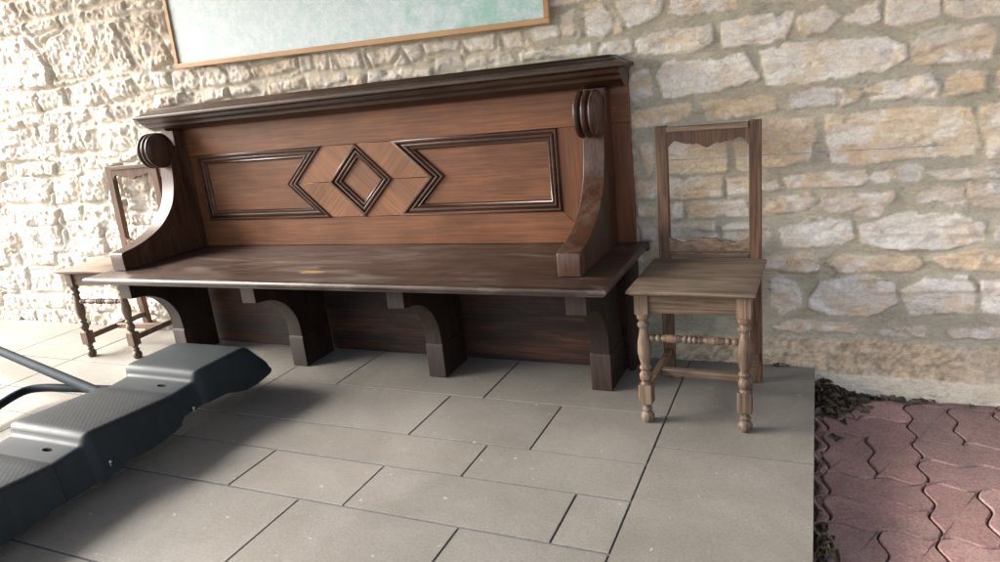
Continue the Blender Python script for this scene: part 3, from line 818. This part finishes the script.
# ================================================================ framed map
mp = empty("framed_map", (-1.09, -.03, 1.30)); mp.rotation_euler = (0, math.atan2(.034, 1.82), 0)
mp.location = (-1.0895, -.020, 1.285)
tag(mp, "large pale blue-green printed map in a thin oak frame hung above the bench", "map")
q = N("frame_oak", .5); c = q.obj()
FR = q.out(q.ramp(q.noise(q.mapping(c, scale=(3, 30, 30)), 1, 5, .6), [(.3, (.36, .19, .075)), (.7, (.50, .29, .125))]), .45)
MW, MH, fw_, fd = .9105, 1.25, .020, .022
for nm, b in (("frame_bar", (-MW, MW, 0, fw_)), ("frame_bar", (-MW, MW, MH-fw_, MH)), ("frame_bar", (-MW, -MW+fw_, fw_+.0003, MH-fw_-.0003)), ("frame_bar", (MW-fw_, MW, fw_+.0003, MH-fw_-.0003))):
    bm = bmesh.new(); box(bm, b[0], b[1], -fd-.004, -.004, b[2], b[3]); obj(nm, bm, FR, mp, bevel=.0015)
q = N("map_print", .35); c = q.obj()
big = q.noise(c, 2.4, 3, .5, .3); med = q.noise(c, 30, 6, .75, .4); fn = q.noise(c, 120, 4, .8)
sxm = q.n("ShaderNodeSeparateXYZ"); q.l(c, sxm.inputs[0])
base = q.ramp(med, [(.38, (.46, .58, .61)), (.60, (.60, .68, .695))])
med2 = q.noise(q.mapping(c, loc=(4, 4, 4)), 13, 7, .8, .3)
gm = q.math('ADD', q.math('MULTIPLY', big, .45), q.math('MULTIPLY', med2, .7))
gm = q.math('ADD', gm, q.math('MULTIPLY', sxm.outputs[0], .07))
gf = q.maprange(gm, .60, .76, 0, .75)
base = q.mix(gf, base, (.22, .48, .39))
v1 = q.n("ShaderNodeTexVoronoi", feature='DISTANCE_TO_EDGE'); v1.inputs["Scale"].default_value = 5.2
dn = q.n("ShaderNodeTexNoise"); dn.inputs["Scale"].default_value = 7; dn.inputs["Detail"].default_value = 5; q.l(c, dn.inputs["Vector"])
av = q.n("ShaderNodeVectorMath", operation='MULTIPLY_ADD'); q.l(dn.outputs["Color"], av.inputs[0]); av.inputs[1].default_value = (.18, .18, .18); q.l(c, av.inputs[2])
q.l(av.outputs[0], v1.inputs["Vector"])
base = q.mix(q.maprange(v1.outputs["Distance"], .004, .012, .16, 0), base, (.36, .60, .62))
v2 = q.n("ShaderNodeTexVoronoi", feature='DISTANCE_TO_EDGE'); v2.inputs["Scale"].default_value = 28; q.l(av.outputs[0], v2.inputs["Vector"])
base = q.mix(q.maprange(v2.outputs["Distance"], .01, .05, .16, 0), base, (.52, .66, .66))
dots = q.maprange(fn, .55, .66, 0, .40); base = q.mix(dots, base, (.27, .44, .42))
fib = q.maprange(q.noise(q.mapping(c, rot=(0, .5, 0), scale=(1, 1, 2.2)), 70, 5, .85, 1.5), .35, .65, .86, 1.10)
gf_ = q.n('ShaderNodeCombineColor'); [q.l(fib, gf_.inputs[i]) for i in range(3)]
base = q.mix(1.0, base, gf_.outputs[0], 'MULTIPLY')
PR = q.out(base, .22); q.b.inputs["Coat Weight"].default_value = .3
bm = bmesh.new(); box(bm, -MW+fw_-.003, MW-fw_+.003, -.016, -.008, fw_-.003, MH-fw_+.003); obj("map_sheet", bm, PR, mp, smooth=0)

# ================================================================ black plastic platform on tubes
q = N("black_plastic", .42); c = q.obj()
n1 = q.noise(c, 420, 2, .5); n2 = q.noise(c, 4, 5, .6)
base = q.ramp(n2, [(.3, (.013, .016, .0175)), (.7, (.021, .025, .027))])
dust = q.maprange(q.noise(q.mapping(c, scale=(2, 9, 2)), 3, 6, .7), .5, .75, 0, .3)
base = q.mix(dust, base, (.045, .044, .041)); q.b.inputs['Specular IOR Level'].default_value = .22
sx_ = q.n("ShaderNodeSeparateXYZ"); q.l(c, sx_.inputs[0])
PLAIN_NODES = (base, n1, n2)
# fine anti-slip ribbing crossing the pads, two sets of diagonals
s1 = q.math('SINE', q.math('MULTIPLY', q.math('ADD', sx_.outputs[0], sx_.outputs[1]), 330.)); s2 = q.math('SINE', q.math('MULTIPLY', q.math('SUBTRACT', sx_.outputs[0], sx_.outputs[1]), 330.))
hh_ = q.math('MULTIPLY', q.math('MAXIMUM', s1, s2), .5)
BLACK = q.out(base, q.maprange(n2, .3, .7, .48, .64), q.bump(q.math('ADD', hh_, q.math('MULTIPLY', n1, .5)), .25, .0012))
BLACKP = q.m.copy(); BLACKP.name = "black_plastic_plain"
for nd in BLACKP.node_tree.nodes:
    if nd.type == 'BUMP': nd.inputs["Strength"].default_value = .03
plat = empty("plastic_platform", (-1.46, -1.2, 0)); PO = Vector((-1.46, -1.2, 0))
tag(plat, "black moulded plastic platform with stepped pads lying on steel tubes in front of the bench", "platform")
XR_, XL_ = -1.272, -1.645
top = [(.570, .112), (.573, .122), (.580, .133), (.650, .206), (.660, .214), (.675, .220), (.700, .2225), (.80, .2225), (.885, .2225), (.900, .2215), (.909, .218), (.915, .212), (.918, .203), (.921, .193), (.926, .187), (.935, .185), (.98, .1815), (1.016, .179), (1.024, .1835), (1.10, .188), (1.20, .195), (1.31, .2025), (1.325, .2025), (1.336, .200), (1.344, .194), (1.348, .185), (1.351, .176), (1.356, .170), (1.365, .168), (1.41, .164), (1.444, .161), (1.452, .1655), (1.55, .172), (1.65, .179), (1.74, .185), (1.755, .185), (1.766, .182), (1.774, .176), (1.778, .167), (1.781, .158), (1.786, .152), (1.80, .150), (1.87, .148), (1.885, .140), (1.89, .12)]
bot = [(.570, .086), (.580, .076), (.66, .066), (.716, .066), (.769, .080), (.81, .095), (.92, .100), (1.00, .094), (1.022, .076), (1.06, .066), (1.15, .054), (1.25, .062), (1.268, .050), (1.31, .044), (1.44, .043), (1.49, .064), (1.507, .040), (1.62, .037), (1.70, .036), (1.87, .036), (1.89, .05)]
st_s = sorted(set([round(s, 4) for s, _ in top] + [round(s, 4) for s, _ in bot]))
zt_ = np.interp(st_s, [s for s, _ in top], [z for _, z in top]); zb_ = np.interp(st_s, [s for s, _ in bot], [z for _, z in bot])
bm = bmesh.new(); rings = []
for s, zt, zb in zip(st_s, zt_, zb_):
    e = .022; hgt = max(zt-zb, .01); rr = min(e, hgt*.45)
    sec = []
    nose_in = max(0, (.62-s))*.12
    wd = np.interp(s, [.905, .918, 1.018, 1.024, 1.335, 1.350, 1.445, 1.452, 1.765, 1.781], [0, 1, 1, 0, 0, 1, 1, 0, 0, 1])
    xr, xl = XR_-nose_in-.010*wd, XL_+nose_in+.016*wd
    sec.append((xr+.012, zb)); sec.append((xr+.010, zb+hgt*.3)); sec.append((xr+.004, zb+(hgt-rr)*.75))
    for k in range(7):
        a = math.pi/2*k/6; sec.append((xr-rr+rr*math.cos(a), zt-rr+rr*math.sin(a)))
    for k in range(1, 6): sec.append((xr-rr+(xl+rr-xr+rr)*k/6, zt+.0012*math.sin(math.pi*k/6)))
    for k in range(7):
        a = math.pi/2+math.pi/2*k/6; sec.append((xl+rr+rr*math.cos(a), zt-rr+rr*math.sin(a)))
    sec.append((xl-.004, zb+(hgt-rr)*.75)); sec.append((xl-.010, zb+hgt*.3)); sec.append((xl-.012, zb))
    sec.append((xl+.010, zb)); 
    zi = zb+.003
    sec.append((xl+.012, zi+.002)); sec.append((xr-.012, zi+.002)); sec.append((xr-.010, zb))
    rings.append([bm.verts.new((x-PO.x, -s-PO.y, z)) for x, z in sec])
n = len(rings[0])
for A_, B_ in zip(rings, rings[1:]):
    for i in range(n): bm.faces.new((A_[i], A_[(i+1) % n], B_[(i+1) % n], B_[i]))
bm.faces.new(rings[0][::-1]); bm.faces.new(rings[-1])
shell = obj("moulded_shell", bm, BLACK, plat, smooth=40)
# oval slots cut through the low sections
holes = [(-1.392, -.966, .183), (-1.387, -1.392, .166), (-1.392, -1.84, .15)]
bmc = bmesh.new()
for hx, hy, hz in holes:
    pts = [(hx-PO.x+.022*math.cos(2*math.pi*k/20), hy-PO.y+.0085*math.sin(2*math.pi*k/20)) for k in range(20)]
    prism(bmc, pts, hz-.03, hz+.03, 'z')
bmesh.ops.recalc_face_normals(bmc, faces=bmc.faces)
mc = bpy.data.meshes.new("cut"); bmc.to_mesh(mc); bmc.free(); oc = bpy.data.objects.new("cut", mc); col.objects.link(oc); oc.parent = plat
md = shell.modifiers.new("b", 'BOOLEAN'); md.operation = 'DIFFERENCE'; md.object = oc; md.solver = 'EXACT'
dg = bpy.context.evaluated_depsgraph_get(); dg.update()
newm = bpy.data.meshes.new_from_object(shell.evaluated_get(dg)); shell.modifiers.clear(); shell.data = newm
bpy.data.objects.remove(oc)
shell.data.materials.append(BLACKP)
for f in shell.data.polygons:
    sy_ = -(f.center.y + PO.y)
    f.material_index = 0 if (f.normal.z > .9 and (1.024 < sy_ < 1.33 or 1.452 < sy_ < 1.76)) else 1
q = N("galvanised_steel", .35); q.b.inputs["Metallic"].default_value = 1; STEEL = q.out((.62, .62, .60), .35)
for sx0, sy, sz in ((XR_+.011, -.968, .112), (XR_+.011, -1.30, .092)):
    bm = bmesh.new(); lathe(bm, [(0, .002), (.006, .002), (.0062, .0052), (.009, .005), (.011, .0028)], (sx0-PO.x-.004, sy-PO.y, sz), 'x', 12)
    lathe(bm, [(-.013, .0024), (-.004, .0024)], (sx0-PO.x+.001, sy-PO.y, sz), 'z', 10)
    obj("screw", bm, STEEL, shell, smooth=40)
q = N("painted_tube", .32); c = q.obj(); TUBE = q.out(q.ramp(q.noise(c, 20, 4, .6), [(.3, (.008, .012, .015)), (.7, (.014, .020, .025))]), .65); q.b.inputs['Specular IOR Level'].default_value = .04
def ptube(name, pts, r, smoothpath=True):
    P = [Vector(p)-PO for p in pts]; P = cr(P, 6) if smoothpath else P
    bm = bmesh.new(); tube(bm, P, r); return obj(name, bm, TUBE, plat, smooth=50)
ptube("steel_bar", [(-1.45, -1.058, .145), (-3.9, -.458, .17)], .019, False)
ptube("bent_tube", [(-1.45, -.775, .070), (-1.85, -.835, .070), (-2.10, -.868, .070), (-2.20, -.885, .070), (-2.255, -.915, .070), (-2.262, -.965, .068), (-2.245, -1.05, .06), (-2.19, -1.25, .04), (-2.12, -1.5, .022), (-2.0, -1.9, .02)], .0165)
ptube("cross_tube", [(-1.60, -.74, .062), (-1.60, -1.80, .028)], .016, False)
ptube("cross_tube", [(-1.36, -1.10, .030), (-1.36, -1.80, .020)], .010, False)

# ================================================================ pebble by the wall
q = N("ochre_pebble", .7); c = q.obj(); PEB = q.out(q.ramp(q.noise(c, 60, 4, .6), [(.3, (.42, .20, .07)), (.7, (.55, .30, .12))]), .7)
bm = bmesh.new(); bmesh.ops.create_icosphere(bm, subdivisions=3, radius=.021)
for v in bm.verts: v.co = Vector((v.co.x*1.0, v.co.y*.9, v.co.z*.85))*(1+.10*math.sin(v.co.x*150)*math.cos(v.co.y*120+1))
pb = obj("pebble", bm, PEB); pb.location = (.243, -.175, .0165)
tag(pb, "small orange-brown stone at the foot of the wall behind the right chair", "stone")

# ================================================================ dead leaves in the corner and grit
q = N("dead_leaf", .7); c = q.obj(); att = q.n("ShaderNodeAttribute", attribute_name="tint")
LEAF = q.out(q.mix(1.0, att.outputs["Color"], q.ramp(q.noise(c, 90, 4, .7), [(.3, (.6, .6, .6)), (.7, (1.3, 1.3, 1.3))]), 'MULTIPLY'), .65)
bm = bmesh.new(); tl = bm.loops.layers.float_color.new("tint")
def leaf(x, y, z, s, flat=False):
    yaw, pit, rol = random.uniform(0, 6.28), random.uniform(-.9, .9)*(.3 if flat else 1), random.uniform(-.9, .9)*(.3 if flat else 1)
    M = Matrix.Translation((x, y, z)) @ Matrix.Rotation(yaw, 4, 'Z') @ Matrix.Rotation(pit, 4, 'Y') @ Matrix.Rotation(rol, 4, 'X')
    cu = random.uniform(.3, 1.6); rows = []; W_ = s*random.uniform(.16, .30)
    for k in range(6):
        u = k/5; w = W_*math.sin(math.pi*min(.97, u*.94+.03))**.8; zz = -cu*s*(u-.5)**2
        rows.append([bm.verts.new(M @ Vector((s*(u-.5), v*w, zz + abs(v)*w*.45))) for v in (-1, 0, 1)])
    cols = random.choice([(.07, .042, .022), (.10, .062, .032), (.05, .037, .02), (.15, .10, .05), (.04, .028, .017), (.08, .06, .03)])
    for A_, B_ in zip(rows, rows[1:]):
        for i in range(2):
            f = bm.faces.new((A_[i], A_[i+1], B_[i+1], B_[i]))
            for l in f.loops: l[tl] = (*cols, 1)
for k in range(330):
    x = .712 + abs(random.gauss(0, .055)); y = -.012 - abs(random.gauss(0, .075))
    if random.random() < .35: x = .712 + abs(random.gauss(0, .11)); y = -.012 - abs(random.gauss(0, .018))
    hmax = .055*math.exp(-((x-.71)/.07)**2 - ((y+.02)/.12)**2)
    leaf(x, y, PZ + .006 + random.random()*hmax, random.uniform(.022, .055))
for k in range(60): leaf(.712+abs(random.gauss(0, .014)), -.84-abs(random.gauss(0, .14)), PZ+.006+random.random()*.02, random.uniform(.018, .036))
for k in range(16): leaf(.712+abs(random.gauss(0, .008)), -.3-random.random()*.5, PZ+.004, random.uniform(.008, .016))
for x, y in ((1.02, -.012), (1.04, -.02), (1.06, -.014), (1.17, -.03), (.75, -.33), (.77, -.345), (.60, -.012), (.57, -.01)):
    leaf(x, y, (PZ if x > .7 else 0)+.006, random.uniform(.03, .045), True)
for k in range(26): leaf(random.uniform(.28, .68), -.012-random.random()*.02, .004, random.uniform(.006, .014), True)
tag(obj("dead_leaves", bm, LEAF, smooth=0), "brown dead leaves heaped in the corner of wall and step", "leaves", kind="stuff")
